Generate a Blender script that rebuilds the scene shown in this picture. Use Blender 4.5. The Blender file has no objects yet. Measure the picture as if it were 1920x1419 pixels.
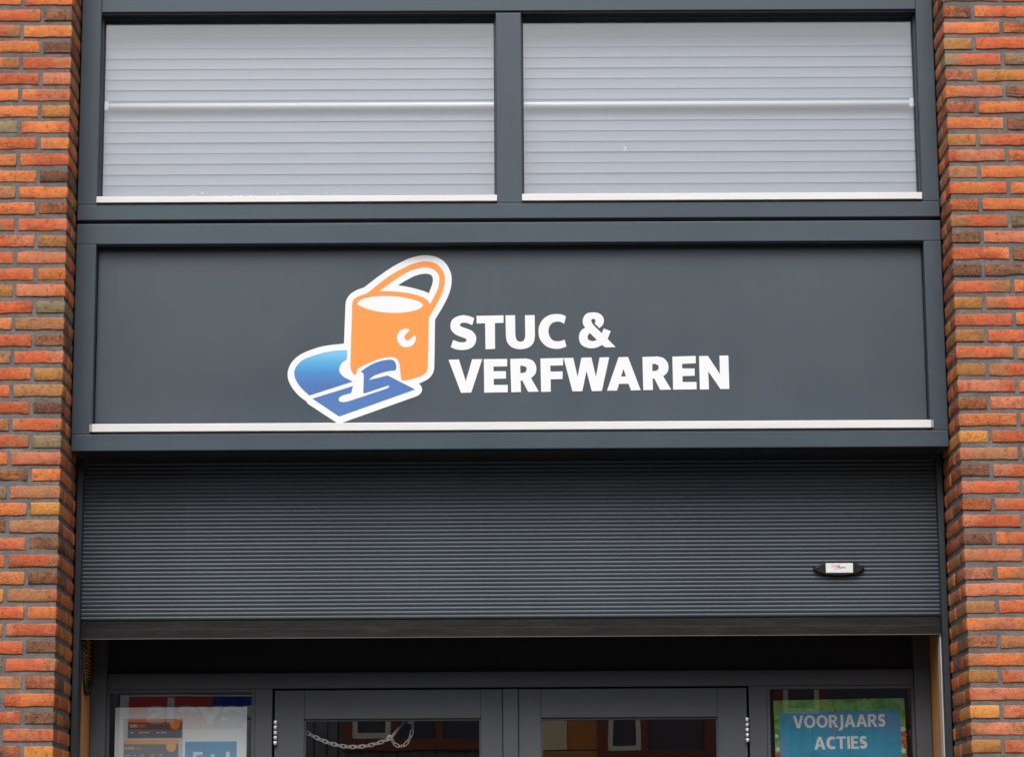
import bpy, bmesh, math, random
from mathutils import Vector, Matrix

random.seed(11)
SC = bpy.context.scene
COL = SC.collection
R = math.radians

# ------------------------------------------------------------------ camera
cam_d = bpy.data.cameras.new('camera')
cam = bpy.data.objects.new('camera', cam_d)
COL.objects.link(cam)
SC.camera = cam
cam_d.sensor_fit = 'HORIZONTAL'
cam_d.sensor_width = 36.0
cam_d.lens = 36.0 * 4986.618 / 1920.0
cam_d.clip_start = 0.1
cam_d.clip_end = 600
PITCH, YAW, ROLL = 0.192250, 0.008648, -0.006683
cp, sp, cy, sy = math.cos(PITCH), math.sin(PITCH), math.cos(YAW), math.sin(YAW)
fwd = Vector((sy * cp, cy * cp, sp))
right = Vector((cy, -sy, 0))
up = right.cross(fwd)
r2 = right * math.cos(ROLL) + up * math.sin(ROLL)
u2 = -right * math.sin(ROLL) + up * math.cos(ROLL)
M4 = Matrix((r2, u2, -fwd)).transposed().to_4x4()
M4.translation = Vector((-0.07698, -9.5, 1.66622))
cam.matrix_world = M4

# ------------------------------------------------------------------ light
SUN_EL, SUN_AZ = R(51), R(7)          # azimuth measured from straight behind the camera
world = bpy.data.worlds.new('World')
SC.world = world
world.use_nodes = True
wn, wl = world.node_tree.nodes, world.node_tree.links
wn.clear()
sky = wn.new('ShaderNodeTexSky')
sky.sky_type = 'NISHITA'
sky.sun_disc = False
sky.sun_elevation = SUN_EL
sky.sun_rotation = math.pi + SUN_AZ
sky.dust_density = 4.0
sky.air_density = 1.0
hs = wn.new('ShaderNodeHueSaturation')
hs.inputs['Saturation'].default_value = 0.42
bgd = wn.new('ShaderNodeBackground')
bgd.inputs['Strength'].default_value = 0.11
wo = wn.new('ShaderNodeOutputWorld')
wl.new(sky.outputs[0], hs.inputs['Color'])
wl.new(hs.outputs[0], bgd.inputs['Color'])
wl.new(bgd.outputs[0], wo.inputs['Surface'])
sun_d = bpy.data.lights.new('sun', 'SUN')
sun_d.energy = 1.15
sun_d.angle = R(30)
sun_d.color = (1.0, 0.97, 0.93)
sun = bpy.data.objects.new('sun', sun_d)
COL.objects.link(sun)
sun_dir = Vector((math.sin(SUN_AZ) * -math.cos(SUN_EL), -math.cos(SUN_AZ) * math.cos(SUN_EL), math.sin(SUN_EL)))
sun.rotation_euler = sun_dir.to_track_quat('Z', 'Y').to_euler()
sun.location = sun_dir * 30
vs = SC.view_settings
SC.display_settings.display_device = 'sRGB'
vs.view_transform = 'Standard'
vs.look = 'None'
vs.exposure = 0.68
vs.gamma = 1.0
vs.use_curve_mapping = False
SC.render.engine = 'CYCLES'
SC.cycles.max_bounces = 8
SC.cycles.transparent_max_bounces = 12
SC.cycles.caustics_reflective = False
SC.cycles.caustics_refractive = False

# ------------------------------------------------------------------ helpers
def lin(r, g, b):
    f = lambda c: (c / 255) / 12.92 if c / 255 <= .04045 else ((c / 255 + .055) / 1.055) ** 2.4
    return (f(r), f(g), f(b), 1.0)

class MB:
    """collects boxes, prisms and tubes, then links them as ONE mesh object"""
    def __init__(s):
        s.bm = bmesh.new()
    def box(s, x0, x1, y0, y1, z0, z1, bev=0.0):
        vs_ = [s.bm.verts.new((x, y, z)) for x in (x0, x1) for y in (y0, y1) for z in (z0, z1)]
        fs = []
        for q in ((0, 1, 3, 2), (4, 6, 7, 5), (0, 4, 5, 1), (2, 3, 7, 6), (0, 2, 6, 4), (1, 5, 7, 3)):
            fs.append(s.bm.faces.new([vs_[i] for i in q]))
        if bev > 0:
            es = list({e for f in fs for e in f.edges})
            bmesh.ops.bevel(s.bm, geom=es, offset=bev, segments=2, affect='EDGES', profile=.5)
        return s
    def quad(s, *pts):
        s.bm.faces.new([s.bm.verts.new(p) for p in pts])
        return s
    def extrude_x(s, prof, x0, x1):
        """profile of (y, z) points swept along x, capped"""
        a = [s.bm.verts.new((x0, y, z)) for y, z in prof]
        b = [s.bm.verts.new((x1, y, z)) for y, z in prof]
        n = len(prof)
        for i in range(n):
            j = (i + 1) % n
            s.bm.faces.new((a[i], a[j], b[j], b[i]))
        s.bm.faces.new(a[::-1]); s.bm.faces.new(b)
        return s
    def tube(s, pts, rad, seg=8, closed=False):
        pts = [Vector(p) for p in pts]
        n = len(pts)
        rings = []
        prev = None
        for i, p in enumerate(pts):
            if closed:
                t = pts[(i + 1) % n] - pts[i - 1]
            else:
                t = pts[min(i + 1, n - 1)] - pts[max(i - 1, 0)]
            t.normalize()
            if prev is None:
                a = Vector((0, 0, 1)) if abs(t.z) < .9 else Vector((1, 0, 0))
                u = t.cross(a).normalized()
            else:
                u = (prev - t * prev.dot(t)).normalized()
            prev = u
            v = t.cross(u)
            rr = rad[i] if isinstance(rad, (list, tuple)) else rad
            rings.append([s.bm.verts.new(p + (u * math.cos(k * 2 * math.pi / seg) + v * math.sin(k * 2 * math.pi / seg)) * rr) for k in range(seg)])
        m = n if closed else n - 1
        for i in range(m):
            A, B = rings[i], rings[(i + 1) % n]
            for k in range(seg):
                f = s.bm.faces.new((A[k], A[(k + 1) % seg], B[(k + 1) % seg], B[k]))
                f.smooth = True
        if not closed:
            s.bm.faces.new(rings[0][::-1]); s.bm.faces.new(rings[-1])
        return s
    def mesh(s, name, mat=None):
        bmesh.ops.recalc_face_normals(s.bm, faces=s.bm.faces)
        me = bpy.data.meshes.new(name)
        s.bm.to_mesh(me); s.bm.free()
        if mat: me.materials.append(mat)
        return me
    def build(s, name, mat, parent=None, loc=(0, 0, 0)):
        return put(name, s.mesh(name, mat), parent, loc)

def put(name, me, parent=None, loc=(0, 0, 0)):
    o = bpy.data.objects.new(name, me)
    COL.objects.link(o)
    if parent: o.parent = parent
    o.location = loc
    return o

def tag(o, label=None, cat=None, group=None, kind=None):
    if label: o['label'] = label
    if cat: o['category'] = cat
    if group: o['group'] = group
    if kind: o['kind'] = kind
    return o

def thing(name, label, cat, group=None, loc=(0, 0, 0)):
    o = bpy.data.objects.new(name, None)
    o.empty_display_size = .1
    COL.objects.link(o)
    o.location = loc
    return tag(o, label, cat, group)

def outline(name, loops, y_front, y_back, mat, parent, mirror=False):
    """flat cut-out (outer loop plus holes, x/z) with real thickness"""
    cu = bpy.data.curves.new(name, 'CURVE')
    cu.dimensions = '2D'
    cu.fill_mode = 'BOTH'
    cu.extrude = (y_back - y_front) / 2
    for lp in loops:
        sp_ = cu.splines.new('POLY')
        sp_.points.add(len(lp) - 1)
        for p, (x, z) in zip(sp_.points, lp):
            p.co = (x, z, 0, 1)
        sp_.use_cyclic_u = True
    tmp = bpy.data.objects.new('tmp', cu)
    me = bpy.data.meshes.new_from_object(tmp)
    bpy.data.objects.remove(tmp); bpy.data.curves.remove(cu)
    me.name = name
    me.transform(Matrix(((1, 0, 0, 0), (0, 0, -1, 0), (0, 1, 0, 0), (0, 0, 0, 1))))
    me.transform(Matrix.Translation((0, (y_front + y_back) / 2, 0)))
    me.materials.clear(); me.materials.append(mat)
    return put(name, me, parent)

def words(name, text, size, mat, parent, x, y, z, bold=0.0, width=None, depth=.0006, rot=0.0, face='front', space=1.0):
    """lettering in the x/z plane, facing -y (or +y), as a mesh"""
    cu = bpy.data.curves.new(name, 'FONT')
    cu.body = text; cu.size = size; cu.extrude = depth / 2; cu.offset = bold; cu.space_character = space
    tmp = bpy.data.objects.new('tmp', cu)
    me = bpy.data.meshes.new_from_object(tmp)
    bpy.data.objects.remove(tmp); bpy.data.curves.remove(cu)
    xs = [v.co.x for v in me.vertices]; ys = [v.co.y for v in me.vertices]
    me.transform(Matrix.Translation((-min(xs), -min(0, 0), 0)))
    if width:
        me.transform(Matrix.Diagonal((width / (max(xs) - min(xs)), 1, 1, 1)))
    me.transform(Matrix.Rotation(rot, 4, 'Z'))
    me.transform(Matrix(((1, 0, 0, 0), (0, 0, -1, 0), (0, 1, 0, 0), (0, 0, 0, 1))))
    if face == 'back':
        me.transform(Matrix.Rotation(math.pi, 4, 'Z'))
    me.name = name
    me.materials.clear(); me.materials.append(mat)
    return put(name, me, parent, (x, y, z))

# ------------------------------------------------------------------ materials
class NT:
    def __init__(s, name):
        s.m = bpy.data.materials.new(name)
        s.m.use_nodes = True
        s.n, s.l = s.m.node_tree.nodes, s.m.node_tree.links
        s.b = s.n['Principled BSDF']
        s.out = s.n['Material Output']
    def add(s, t, **kw):
        nd = s.n.new(t)
        for k, v in kw.items(): setattr(nd, k, v)
        return nd
    def link(s, a, b): s.l.new(a, b)
    def coords(s, scale=(1, 1, 1), kind='Object', offset=None):
        tc = s.add('ShaderNodeTexCoord')
        mp = s.add('ShaderNodeMapping')
        mp.inputs['Scale'].default_value = scale
        s.link(tc.outputs[kind], mp.inputs['Vector'])
        if offset: s.link(offset, mp.inputs['Location'])
        return mp.outputs[0]
    def noise(s, vec, scale, detail=4, rough=.6, dist=0.0):
        nz = s.add('ShaderNodeTexNoise')
        nz.inputs['Scale'].default_value = scale
        nz.inputs['Detail'].default_value = detail
        nz.inputs['Roughness'].default_value = rough
        nz.inputs['Distortion'].default_value = dist
        if vec is not None: s.link(vec, nz.inputs['Vector'])
        return nz.outputs['Fac']
    def ramp(s, fac, *stops):
        r = s.add('ShaderNodeValToRGB')
        el = r.color_ramp.elements
        while len(el) < len(stops): el.new(.5)
        for e, (p, c) in zip(el, stops):
            e.position = p
            e.color = c if isinstance(c, (tuple, list)) else (c, c, c, 1)
        s.link(fac, r.inputs['Fac'])
        return r.outputs['Color']
    def mix(s, fac, a, b, mode='MIX'):
        mx = s.add('ShaderNodeMix', data_type='RGBA', blend_type=mode)
        for sock, v in ((mx.inputs[0], fac), (mx.inputs[6], a), (mx.inputs[7], b)):
            if isinstance(v, (int, float)): sock.default_value = v
            elif isinstance(v, tuple): sock.default_value = v
            else: s.link(v, sock)
        return mx.outputs[2]
    def math(s, op, a, b=None):
        m = s.add('ShaderNodeMath', operation=op)
        for i, v in enumerate((a, b)):
            if v is None: continue
            if isinstance(v, (int, float)): m.inputs[i].default_value = v
            else: s.link(v, m.inputs[i])
        return m.outputs[0]
    def bump(s, h, strength=.3, dist=.002, prev=None):
        b = s.add('ShaderNodeBump')
        b.inputs['Strength'].default_value = strength
        b.inputs['Distance'].default_value = dist
        s.link(h, b.inputs['Height'])
        if prev is not None: s.link(prev, b.inputs['Normal'])
        return b.outputs[0]
    def set(s, **kw):
        names = dict(col='Base Color', rough='Roughness', spec='Specular IOR Level', metal='Metallic', normal='Normal')
        for k, v in kw.items():
            sk = s.b.inputs[names[k]]
            if isinstance(v, (int, float, tuple)): sk.default_value = v
            else: s.link(v, sk)
        return s.m

def plain(name, col, rough=.5, spec=.5, metal=0.0):
    t = NT(name)
    return t.set(col=col, rough=rough, spec=spec, metal=metal)

def paint(name, col, rough=.42, grain=(1.2, 30, 60), amt=.10, spec=.5, bump=.12, dirt=.35, vary=0.0, speck=.74):
    """painted timber or metal: faint stretched grain, soft dirt"""
    t = NT(name)
    v = t.coords(grain, 'Object')
    g = t.noise(v, 3.0, 5, .65)
    d = t.noise(t.coords((1, 1, 1), 'Object'), 2.2, 6, .7)
    k = tuple(c * (1 - amt) for c in col[:3]) + (1,)
    w = tuple(min(1, c * (1 + amt)) for c in col[:3]) + (1,)
    c1 = t.mix(t.ramp(g, (.3, 0.0), (.7, 1.0)), k, w)
    c2 = t.mix(t.ramp(d, (.45, 0.0), (.8, dirt)), c1, tuple(min(1, c * 1.35 + .01) for c in col[:3]) + (1,))
    spk = t.noise(t.coords((1, 1, 1), 'Object'), 160, 2, .5)
    c3 = t.mix(t.ramp(spk, (speck, 0.0), (speck + .05, .30)), c2, (.35, .36, .36, 1))
    if vary:
        oi = t.add('ShaderNodeObjectInfo')
        c3 = t.mix(t.math('MULTIPLY', oi.outputs['Random'], vary), c3, t.mix(1.0, c3, (.55, .57, .60, 1), 'MULTIPLY'))
    rr = t.ramp(d, (.3, rough - .06), (.7, rough + .1))
    return t.set(col=c3, rough=rr, spec=spec, normal=t.bump(g, bump, .001))

MAT = {}
MAT['frame'] = paint('grey_paint', (.046, .069, .091, 1), rough=.45)
MAT['frame_vert'] = paint('grey_paint_upright', (.046, .066, .088, 1), rough=.45, grain=(60, 30, 1.2))
MAT['door'] = paint('door_paint', (.070, .075, .088, 1), rough=.5)
MAT['door_vert'] = paint('door_paint_upright', (.070, .075, .088, 1), rough=.5, grain=(60, 30, 1.2))
MAT['guide'] = paint('guide_paint', (.030, .036, .043, 1), rough=.45, grain=(60, 30, 1.2))
MAT['panel'] = paint('sign_board_grey', (.057, .076, .094, 1), rough=.38, grain=(9, 1, .5), amt=.02, bump=.01, dirt=.08, speck=.77)
MAT['shutter'] = paint('shutter_paint', (.072, .090, .108, 1), rough=.45, grain=(.6, 1, 8), amt=.14, bump=.03, vary=.40, speck=.71)
MAT['white'] = paint('white_strip', (.79, .79, .78, 1), rough=.35, grain=(2, 20, 20), amt=.05, bump=.03, dirt=0.0, speck=2.0)
MAT['vinyl_white'] = plain('white_vinyl', (.88, .89, .90, 1), .4)
MAT['vinyl_orange'] = plain('orange_vinyl', lin(250, 154, 72), .4)
MAT['vinyl_blue'] = plain('blue_vinyl', lin(80, 120, 184), .4)
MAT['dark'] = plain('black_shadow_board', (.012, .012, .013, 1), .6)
MAT['gasket'] = plain('black_rubber_and_shade', (.02, .02, .022, 1), .6)  # rubber gaskets, and the black strips that paint shade under the rails

def gradient_vinyl():
    t = NT('blue_print')
    tc = t.add('ShaderNodeTexCoord')
    sep = t.add('ShaderNodeSeparateXYZ')
    t.link(tc.outputs['Object'], sep.inputs[0])
    c = t.ramp(t.math('DIVIDE', t.math('SUBTRACT', sep.outputs['Z'], 3.49), .18), (.28, lin(76, 116, 182)), (.55, lin(72, 140, 204)), (.76, lin(88, 172, 224)), (.97, lin(124, 198, 240)))
    return t.set(col=c, rough=.4)
MAT['puddle'] = gradient_vinyl()

def brick_material(name, src):
    """src 'object': colours from the object; 'face': colours stored per face"""
    t = NT(name)
    if src == 'object':
        oi = t.add('ShaderNodeObjectInfo')
        base = oi.outputs['Color']
        tn = t.add('ShaderNodeAttribute', attribute_type='OBJECT', attribute_name='tint')
        tint = tn.outputs['Color']
        rnd = oi.outputs['Random']
        off = t.math('MULTIPLY', rnd, 60.0)
        vec = t.coords((1, 1, 1), 'Object', off)
        tc = t.add('ShaderNodeTexCoord')
        sp2 = t.add('ShaderNodeSeparateXYZ')
        t.link(tc.outputs['Object'], sp2.inputs[0])
        sgn = t.math('SUBTRACT', t.math('MULTIPLY', t.math('GREATER_THAN', rnd, .5), 2.0), 1.0)
        ax = t.math('ABSOLUTE', sp2.outputs['X'])
        ends = t.math('ADD', t.math('SUBTRACT', t.math('MULTIPLY', ax, 2.8), .11), t.math('MULTIPLY', t.math('MULTIPLY', sp2.outputs['X'], 1.1), sgn))
        fa = t.add('ShaderNodeAttribute', attribute_type='OBJECT', attribute_name='fold')
        foldk = fa.outputs['Fac']
    else:
        at = t.add('ShaderNodeAttribute', attribute_type='GEOMETRY', attribute_name='brick_colour')
        base = at.outputs['Color']
        tint = t.mix(.5, base, lin(150, 104, 72))
        vec = t.coords((1, 1, 1), 'Object')
        ends = None
        foldk = .35
    big = t.noise(vec, 13, 4, .6, .6)
    f = t.math('ADD', big, ends) if ends is not None else big
    c = t.mix(t.ramp(f, (.50, 0.0), (.70, .92)), base, tint)
    mid = t.noise(vec, 42, 5, .65)
    c = t.mix(t.ramp(mid, (.35, 0.0), (.70, .75)), c, t.mix(1.0, c, (1.30, 1.26, 1.18, 1), 'MULTIPLY'))
    c = t.mix(t.ramp(mid, (.28, .75), (.45, 0.0)), c, t.mix(1.0, c, (.55, .45, .42, 1), 'MULTIPLY'))
    spot = t.noise(vec, 95, 3, .7, .5)
    c = t.mix(t.ramp(spot, (.30, .8), (.40, 0.0)), c, t.mix(1.0, c, (.42, .34, .32, 1), 'MULTIPLY'))
    c = t.mix(t.ramp(spot, (.62, 0.0), (.74, .35)), c, lin(206, 150, 112))
    fine = t.noise(vec, 260, 3, .6)
    c = t.mix(t.ramp(fine, (.33, .85), (.42, 0.0)), c, t.mix(1.0, c, (.30, .26, .25, 1), 'MULTIPLY'))
    c = t.mix(t.ramp(fine, (.64, 0.0), (.74, .40)), c, (.62, .5, .4, 1))
    fold = t.noise(t.coords((.35, 1, 1), 'Object', None if src != 'object' else off), 60, 6, .75, 1.2)
    crk = t.noise(t.coords((.6, 1, 1.3), 'Object', None if src != 'object' else off), 26, 5, .7, 1.5)
    line = t.ramp(t.math('ABSOLUTE', t.math('SUBTRACT', crk, .5)), (.0, .85), (.022, 0.0))
    line = t.math('MULTIPLY', line, t.math('MAXIMUM', t.ramp(big, (.50, 0.0), (.62, 1.0)), t.math('MULTIPLY', foldk, .8)))
    dk = t.math('MULTIPLY', t.ramp(fold, (.36, 1.0), (.47, 0.0)), foldk)
    c = t.mix(dk, c, t.mix(1.0, c, (.36, .28, .26, 1), 'MULTIPLY'))
    c = t.mix(line, c, t.mix(1.0, c, (.28, .22, .20, 1), 'MULTIPLY'))
    vor = t.add('ShaderNodeTexVoronoi', feature='F1')
    vor.inputs['Scale'].default_value = 190
    t.link(vec, vor.inputs['Vector'])
    pit = t.ramp(vor.outputs['Distance'], (.10, 0.0), (.25, 1.0))
    n1 = t.bump(spot, .45, .003, t.bump(mid, .7, .005))
    n2 = t.bump(t.math('MULTIPLY', fold, foldk), 1.0, .014, n1)
    n3 = t.bump(fine, .30, .0015, n2)
    n4 = t.bump(t.math('SUBTRACT', pit, t.math('MULTIPLY', line, 2.0)), .2, .0015, n3)
    return t.set(col=c, rough=.82, spec=.3, normal=n4)
MAT['brick'] = brick_material('brick_fired_clay', 'object')
MAT['brick_far'] = brick_material('brick_fired_clay_run', 'face')

def mortar_material():
    t = NT('mortar_grey')
    v = t.coords((1, 1, 1))
    a = t.noise(v, 9, 5, .7)
    b = t.noise(v, 120, 4, .7)
    pale = t.noise(v, 5.5, 5, .75, .8)
    c = t.ramp(a, (.3, lin(98, 97, 96)), (.7, lin(128, 126, 124)))
    c = t.mix(t.ramp(pale, (.58, 0.0), (.72, .55)), c, lin(168, 166, 162))
    c = t.mix(t.ramp(b, (.3, .55), (.5, 0.0)), c, lin(60, 58, 57))
    n = t.bump(b, .8, .003, t.bump(a, .6, .006))
    return t.set(col=c, rough=.95, spec=.15, normal=n)
MAT['mortar'] = mortar_material()

def glass(name, ior=1.75, wav=.0, tint=(.985, .99, .99, 1)):
    t = NT(name)
    for n in list(t.n):
        if n != t.out: t.n.remove(n)
    tr = t.add('ShaderNodeBsdfTransparent'); tr.inputs[0].default_value = tint
    gl = t.add('ShaderNodeBsdfGlossy'); gl.inputs['Roughness'].default_value = .0
    fr = t.add('ShaderNodeFresnel'); geo = t.add('ShaderNodeNewGeometry')
    t.link(t.math('ADD', ior, t.math('MULTIPLY', geo.outputs['Backfacing'], 1.0 / ior - ior)), fr.inputs['IOR'])
    mx = t.add('ShaderNodeMixShader')
    if wav:
        nz = t.noise(t.coords((1.4, 1, 2.2)), 1.6, 2, .5)
        nb = t.bump(nz, wav, .02)
        t.link(nb, gl.inputs['Normal'])
    t.link(fr.outputs[0], mx.inputs[0]); t.link(tr.outputs[0], mx.inputs[1]); t.link(gl.outputs[0], mx.inputs[2])
    t.link(mx.outputs[0], t.out.inputs['Surface'])
    return t.m
MAT['glass'] = glass('window_glass', 2.1, .03, (.97, .985, 1.0, 1))
MAT['glass_leaf'] = glass('door_leaf_glass', 2.5, .008)
MAT['glass_door'] = glass('door_glass', 2.0, .004)

def wood(name, a, b, vert=True):
    t = NT(name)
    v = t.coords((40, 40, 1.5) if vert else (1.5, 40, 40))
    g = t.noise(v, 2.2, 6, .6, .6)
    v2 = t.coords((1, 1, 1))
    vor = t.add('ShaderNodeTexVoronoi', feature='F1')
    vor.inputs['Scale'].default_value = 7
    t.link(v2, vor.inputs['Vector'])
    c = t.ramp(g, (.25, a), (.75, b))
    c = t.mix(t.ramp(vor.outputs['Distance'], (.04, .8), (.09, 0.0)), c, (.06, .03, .012, 1))
    return t.set(col=c, rough=.45, normal=t.bump(g, .15, .001))
MAT['oak'] = wood('varnished_pine', lin(196, 120, 54), lin(236, 164, 88))

def bottom_bar_material():
    t = NT('stained_bar')
    v = t.coords((1.5, 4, 14))
    a = t.noise(v, 3.2, 7, .72, .6)
    b = t.noise(t.coords((1, 1, 1)), 240, 2, .5)
    c = t.ramp(a, (.32, (.008, .0075, .0075, 1)), (.55, (.018, .0175, .017, 1)), (.78, (.042, .040, .038, 1)))
    c = t.mix(t.ramp(b, (.76, 0.0), (.8, .6)), c, (.4, .38, .35, 1))
    return t.set(col=c, rough=.6, spec=.2, normal=t.bump(a, .2, .001))
MAT['bar'] = bottom_bar_material()
MAT['black_plastic'] = plain('black_plastic', (.012, .012, .012, 1), .35)
MAT['steel'] = plain('bright_steel', (.86, .87, .86, 1), .3, metal=.2)
MAT['galv'] = plain('galvanised_chain', (.92, .94, .90, 1), .35)
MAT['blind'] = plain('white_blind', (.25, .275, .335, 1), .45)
MAT['room'] = plain('dim_room', (.10, .095, .09, 1), .8)

# ------------------------------------------------------------------ ground, street, room behind the doors
tag(MB().box(-60, 60, -60, 60, -.30, -.13).build('ground', plain('earth', (.12, .11, .09, 1), .9)), kind='structure')
def paving_material():
    t = NT('street_paving')
    v = t.coords((1, 1, 1))
    bt = t.add('ShaderNodeTexBrick')
    bt.inputs['Scale'].default_value = 3.3
    bt.inputs['Mortar Size'].default_value = .012
    bt.inputs['Color1'].default_value = (.105, .10, .096, 1)
    bt.inputs['Color2'].default_value = (.135, .13, .122, 1)
    bt.inputs['Mortar'].default_value = (.09, .085, .08, 1)
    t.link(v, bt.inputs['Vector'])
    return t.set(col=bt.outputs['Color'], rough=.85, normal=t.bump(t.noise(v, 40, 4), .2, .004))
MAT['paving'] = paving_material()
MAT['asphalt'] = paint('asphalt', (.055, .055, .056, 1), rough=.9, grain=(1, 1, 1))
tag(MB().box(-30, 30, -4.2, 3.5, -.13, 0).build('pavement', MAT['paving']), kind='structure')
tag(MB().box(-30, 30, -11.8, -4.35, -.13, -.116).build('road', MAT['asphalt']), kind='structure')
tag(MB().box(-30, 30, -16, -11.95, -.13, 0).build('pavement', MAT['paving']), kind='structure')
kb = MB()
kb.box(-30, 30, -4.35, -4.2, -.13, .004); kb.box(-30, 30, -11.95, -11.8, -.13, .004)
tag(kb.build('kerb', plain('kerb_concrete', (.32, .31, .29, 1), .8)), kind='structure')
rm = MB()
rm.quad((-3.2, 5.5, 0), (3.2, 5.5, 0), (3.2, 5.5, 3.24), (-3.2, 5.5, 3.24))
rm.quad((-3.2, .78, 3.24), (3.2, .78, 3.24), (3.2, 5.5, 3.24), (-3.2, 5.5, 3.24))
rm.quad((-3.2, .78, 0), (-3.2, 5.5, 0), (-3.2, 5.5, 3.24), (-3.2, .78, 3.24))
rm.quad((3.2, .78, 0), (3.2, 5.5, 0), (3.2, 5.5, 3.24), (3.2, .78, 3.24))
rm.quad((-3.2, .78, .006), (3.2, .78, .006), (3.2, 5.5, .006), (-3.2, 5.5, .006))
tag(rm.build('shop_interior_wall', MAT['room']), kind='structure')

# ------------------------------------------------------------------ brick walls either side
HW = 1.6277
PITCH_Z, BH = .062, .0458
HUE = {'R': lin(200, 94, 58), 'O': lin(218, 120, 66), 'P': lin(204, 120, 90), 'T': lin(170, 112, 76), 'B': lin(184, 124, 66),
       'D': lin(136, 94, 78), 'G': lin(140, 124, 98), 'Y': lin(228, 150, 76), 'N': lin(184, 102, 70), 'W': lin(206, 196, 186)}
def shade(c):
    k = random.uniform(.82, 1.10)
    h = random.uniform(-.05, .05)
    c = HUE[c]
    g_ = (.30, .175, .105)
    c = tuple(v * .86 + w * .14 for v, w in zip(c, g_))
    return (min(1, c[0] * k * 1.0), min(1, c[1] * k * (1 + h) * 1.02), min(1, c[2] * k * (1 + 1.5 * h) * .96), 1)

def brick_mesh(name, lx, ly, lz, seed, rough=1.0):
    """worn brick: slightly rounded arrises, wavy edges, uneven faces; origin at its centre"""
    rnd = random.Random(seed)
    n = max(3, int(lx / .035))
    xs = [0, .003] + [lx * i / n for i in range(1, n)] + [lx - .003, lx]
    ys = [0, .003, ly - .003, ly]
    zs = [0, .003, lz * .5, lz - .003, lz]
    bm = bmesh.new()
    V = {}
    wob = [[rnd.uniform(-1, 1) * .0019 * rough for _ in xs] for _ in range(4)]
    for i, x in enumerate(xs):
        for j, y in enumerate(ys):
            for k, z in enumerate(zs):
                ex, ey, ez = i in (0, len(xs) - 1), j in (0, len(ys) - 1), k in (0, len(zs) - 1)
                if not (ex or ey or ez): continue
                px, py, pz = x - lx / 2, y - ly / 2, z - lz / 2
                m = ex + ey + ez
                if m >= 2:
                    r = .0009 if m == 2 else .0016
                    if ex: px -= math.copysign(r, px)
                    if ey: py -= math.copysign(r, py)
                    if ez: pz -= math.copysign(r, pz)
                if k >= 3: pz += wob[0][i] - abs(wob[1][i]) * .6
                if k <= 1: pz += wob[2][i] + abs(wob[3][i]) * .6
                if ey: py += rnd.uniform(-1, 1) * .0007 * rough
                if ex: px += rnd.uniform(-1, 1) * .0012 * rough
                V[i, j, k] = bm.verts.new((px, py, pz))
    def q(*ids):
        f = bm.faces.new([V[t] for t in ids]); f.smooth = True
    I, J, K = len(xs) - 1, len(ys) - 1, len(zs) - 1
    for i in range(I):
        for k in range(K):
            q((i, 0, k), (i + 1, 0, k), (i + 1, 0, k + 1), (i, 0, k + 1))
            q((i, J, k), (i, J, k + 1), (i + 1, J, k + 1), (i + 1, J, k))
        for j in range(J):
            q((i, j, 0), (i, j + 1, 0), (i + 1, j + 1, 0), (i + 1, j, 0))
            q((i, j, K), (i + 1, j, K), (i + 1, j + 1, K), (i, j + 1, K))
    for j in range(J):
        for k in range(K):
            q((0, j, k), (0, j, k + 1), (0, j + 1, k + 1), (0, j + 1, k))
            q((I, j, k), (I, j + 1, k), (I, j + 1, k + 1), (I, j, k + 1))
    bmesh.ops.recalc_face_normals(bm, faces=bm.faces)
    me = bpy.data.meshes.new(name)
    bm.to_mesh(me); bm.free()
    me.materials.append(MAT['brick'])
    return me
_bricks = {}
def brick_variant(lx, ly, rough):
    key = (round(lx, 4), round(ly, 4), rough)
    if key not in _bricks:
        _bricks[key] = [brick_mesh('brick', lx, ly, BH, 37 * s_ + int(lx * 999), 2.0 if rough else 1.0) for s_ in range(5)]
    return random.choice(_bricks[key])

LEFT = 'OR/RO TD/RT OY/RT ND/OO RT/OT TP/RO PO/OB OB/OP OR/GG OB/RO RO/OT DD/OO OR/TG DO/OP RP/RG BT/RP PO/RP OB/RO PO/BO GG/RR TT/TO DT/RP RP/OG BT/RO TB/RO ND/RP RT/RT BG/RG PP/OO OO/TD TP/TG YY/OP TT/TD DT/RP RT/TO TD/OT TN/YO TO/RO RP/OT YD/RN RT/GT DP/OT OR/TT YD/RP PR/OO OY/DN RO/OR TP/RO'.split()
RIGHT = 'DO/OO DO/RO OP/NO BT/RR RG/GR DP/BO PO/ND NP/OR OP/DN BO/RT PR/NO TP/OO OR/OO NO/OR RT/GD OD/PO RO/DT OD/DO RT/OO TB/RT RN/OO BT/RT RT/TP OB/RT PR/OO NB/PP OP/RR YY/RT TP/TO OD/RP RP/PP DO/RP RP/RR PD/RO PT/TP PD/TO PO/OP TT/RO PO/OO DP/TO OT/YO OB/PR PR/RO YY/RP PT/RO TB/PR RP/RO OT/RP'.split()

def add_brick(wall, sgn, u0, u1, y0, y1, ztop, code):
    lx, ly = u1 - u0, y1 - y0
    along_y = ly > lx
    rough = code[0] in 'DN' or code[1] == 'D'
    me = brick_variant(ly, lx, rough) if along_y else brick_variant(lx, ly, rough)
    xc = sgn * (HW + (u0 + u1) / 2)
    o = put('brick', me, wall, (xc, (y0 + y1) / 2 + random.uniform(-.0015, .001), ztop - BH / 2 + random.uniform(-.0016, .0016)))
    o.rotation_euler = (random.uniform(-.004, .004), random.uniform(-.006, .006) + (math.pi if random.random() < .5 else 0), (math.pi / 2 if along_y else 0) + random.uniform(-.004, .004))
    o.color = shade(code[0])
    o['tint'] = shade(code[1])[:3]
    o['fold'] = random.uniform(.7, 1.0) if rough else random.choice((.0, .08, .15, .3))
    return o

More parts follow.
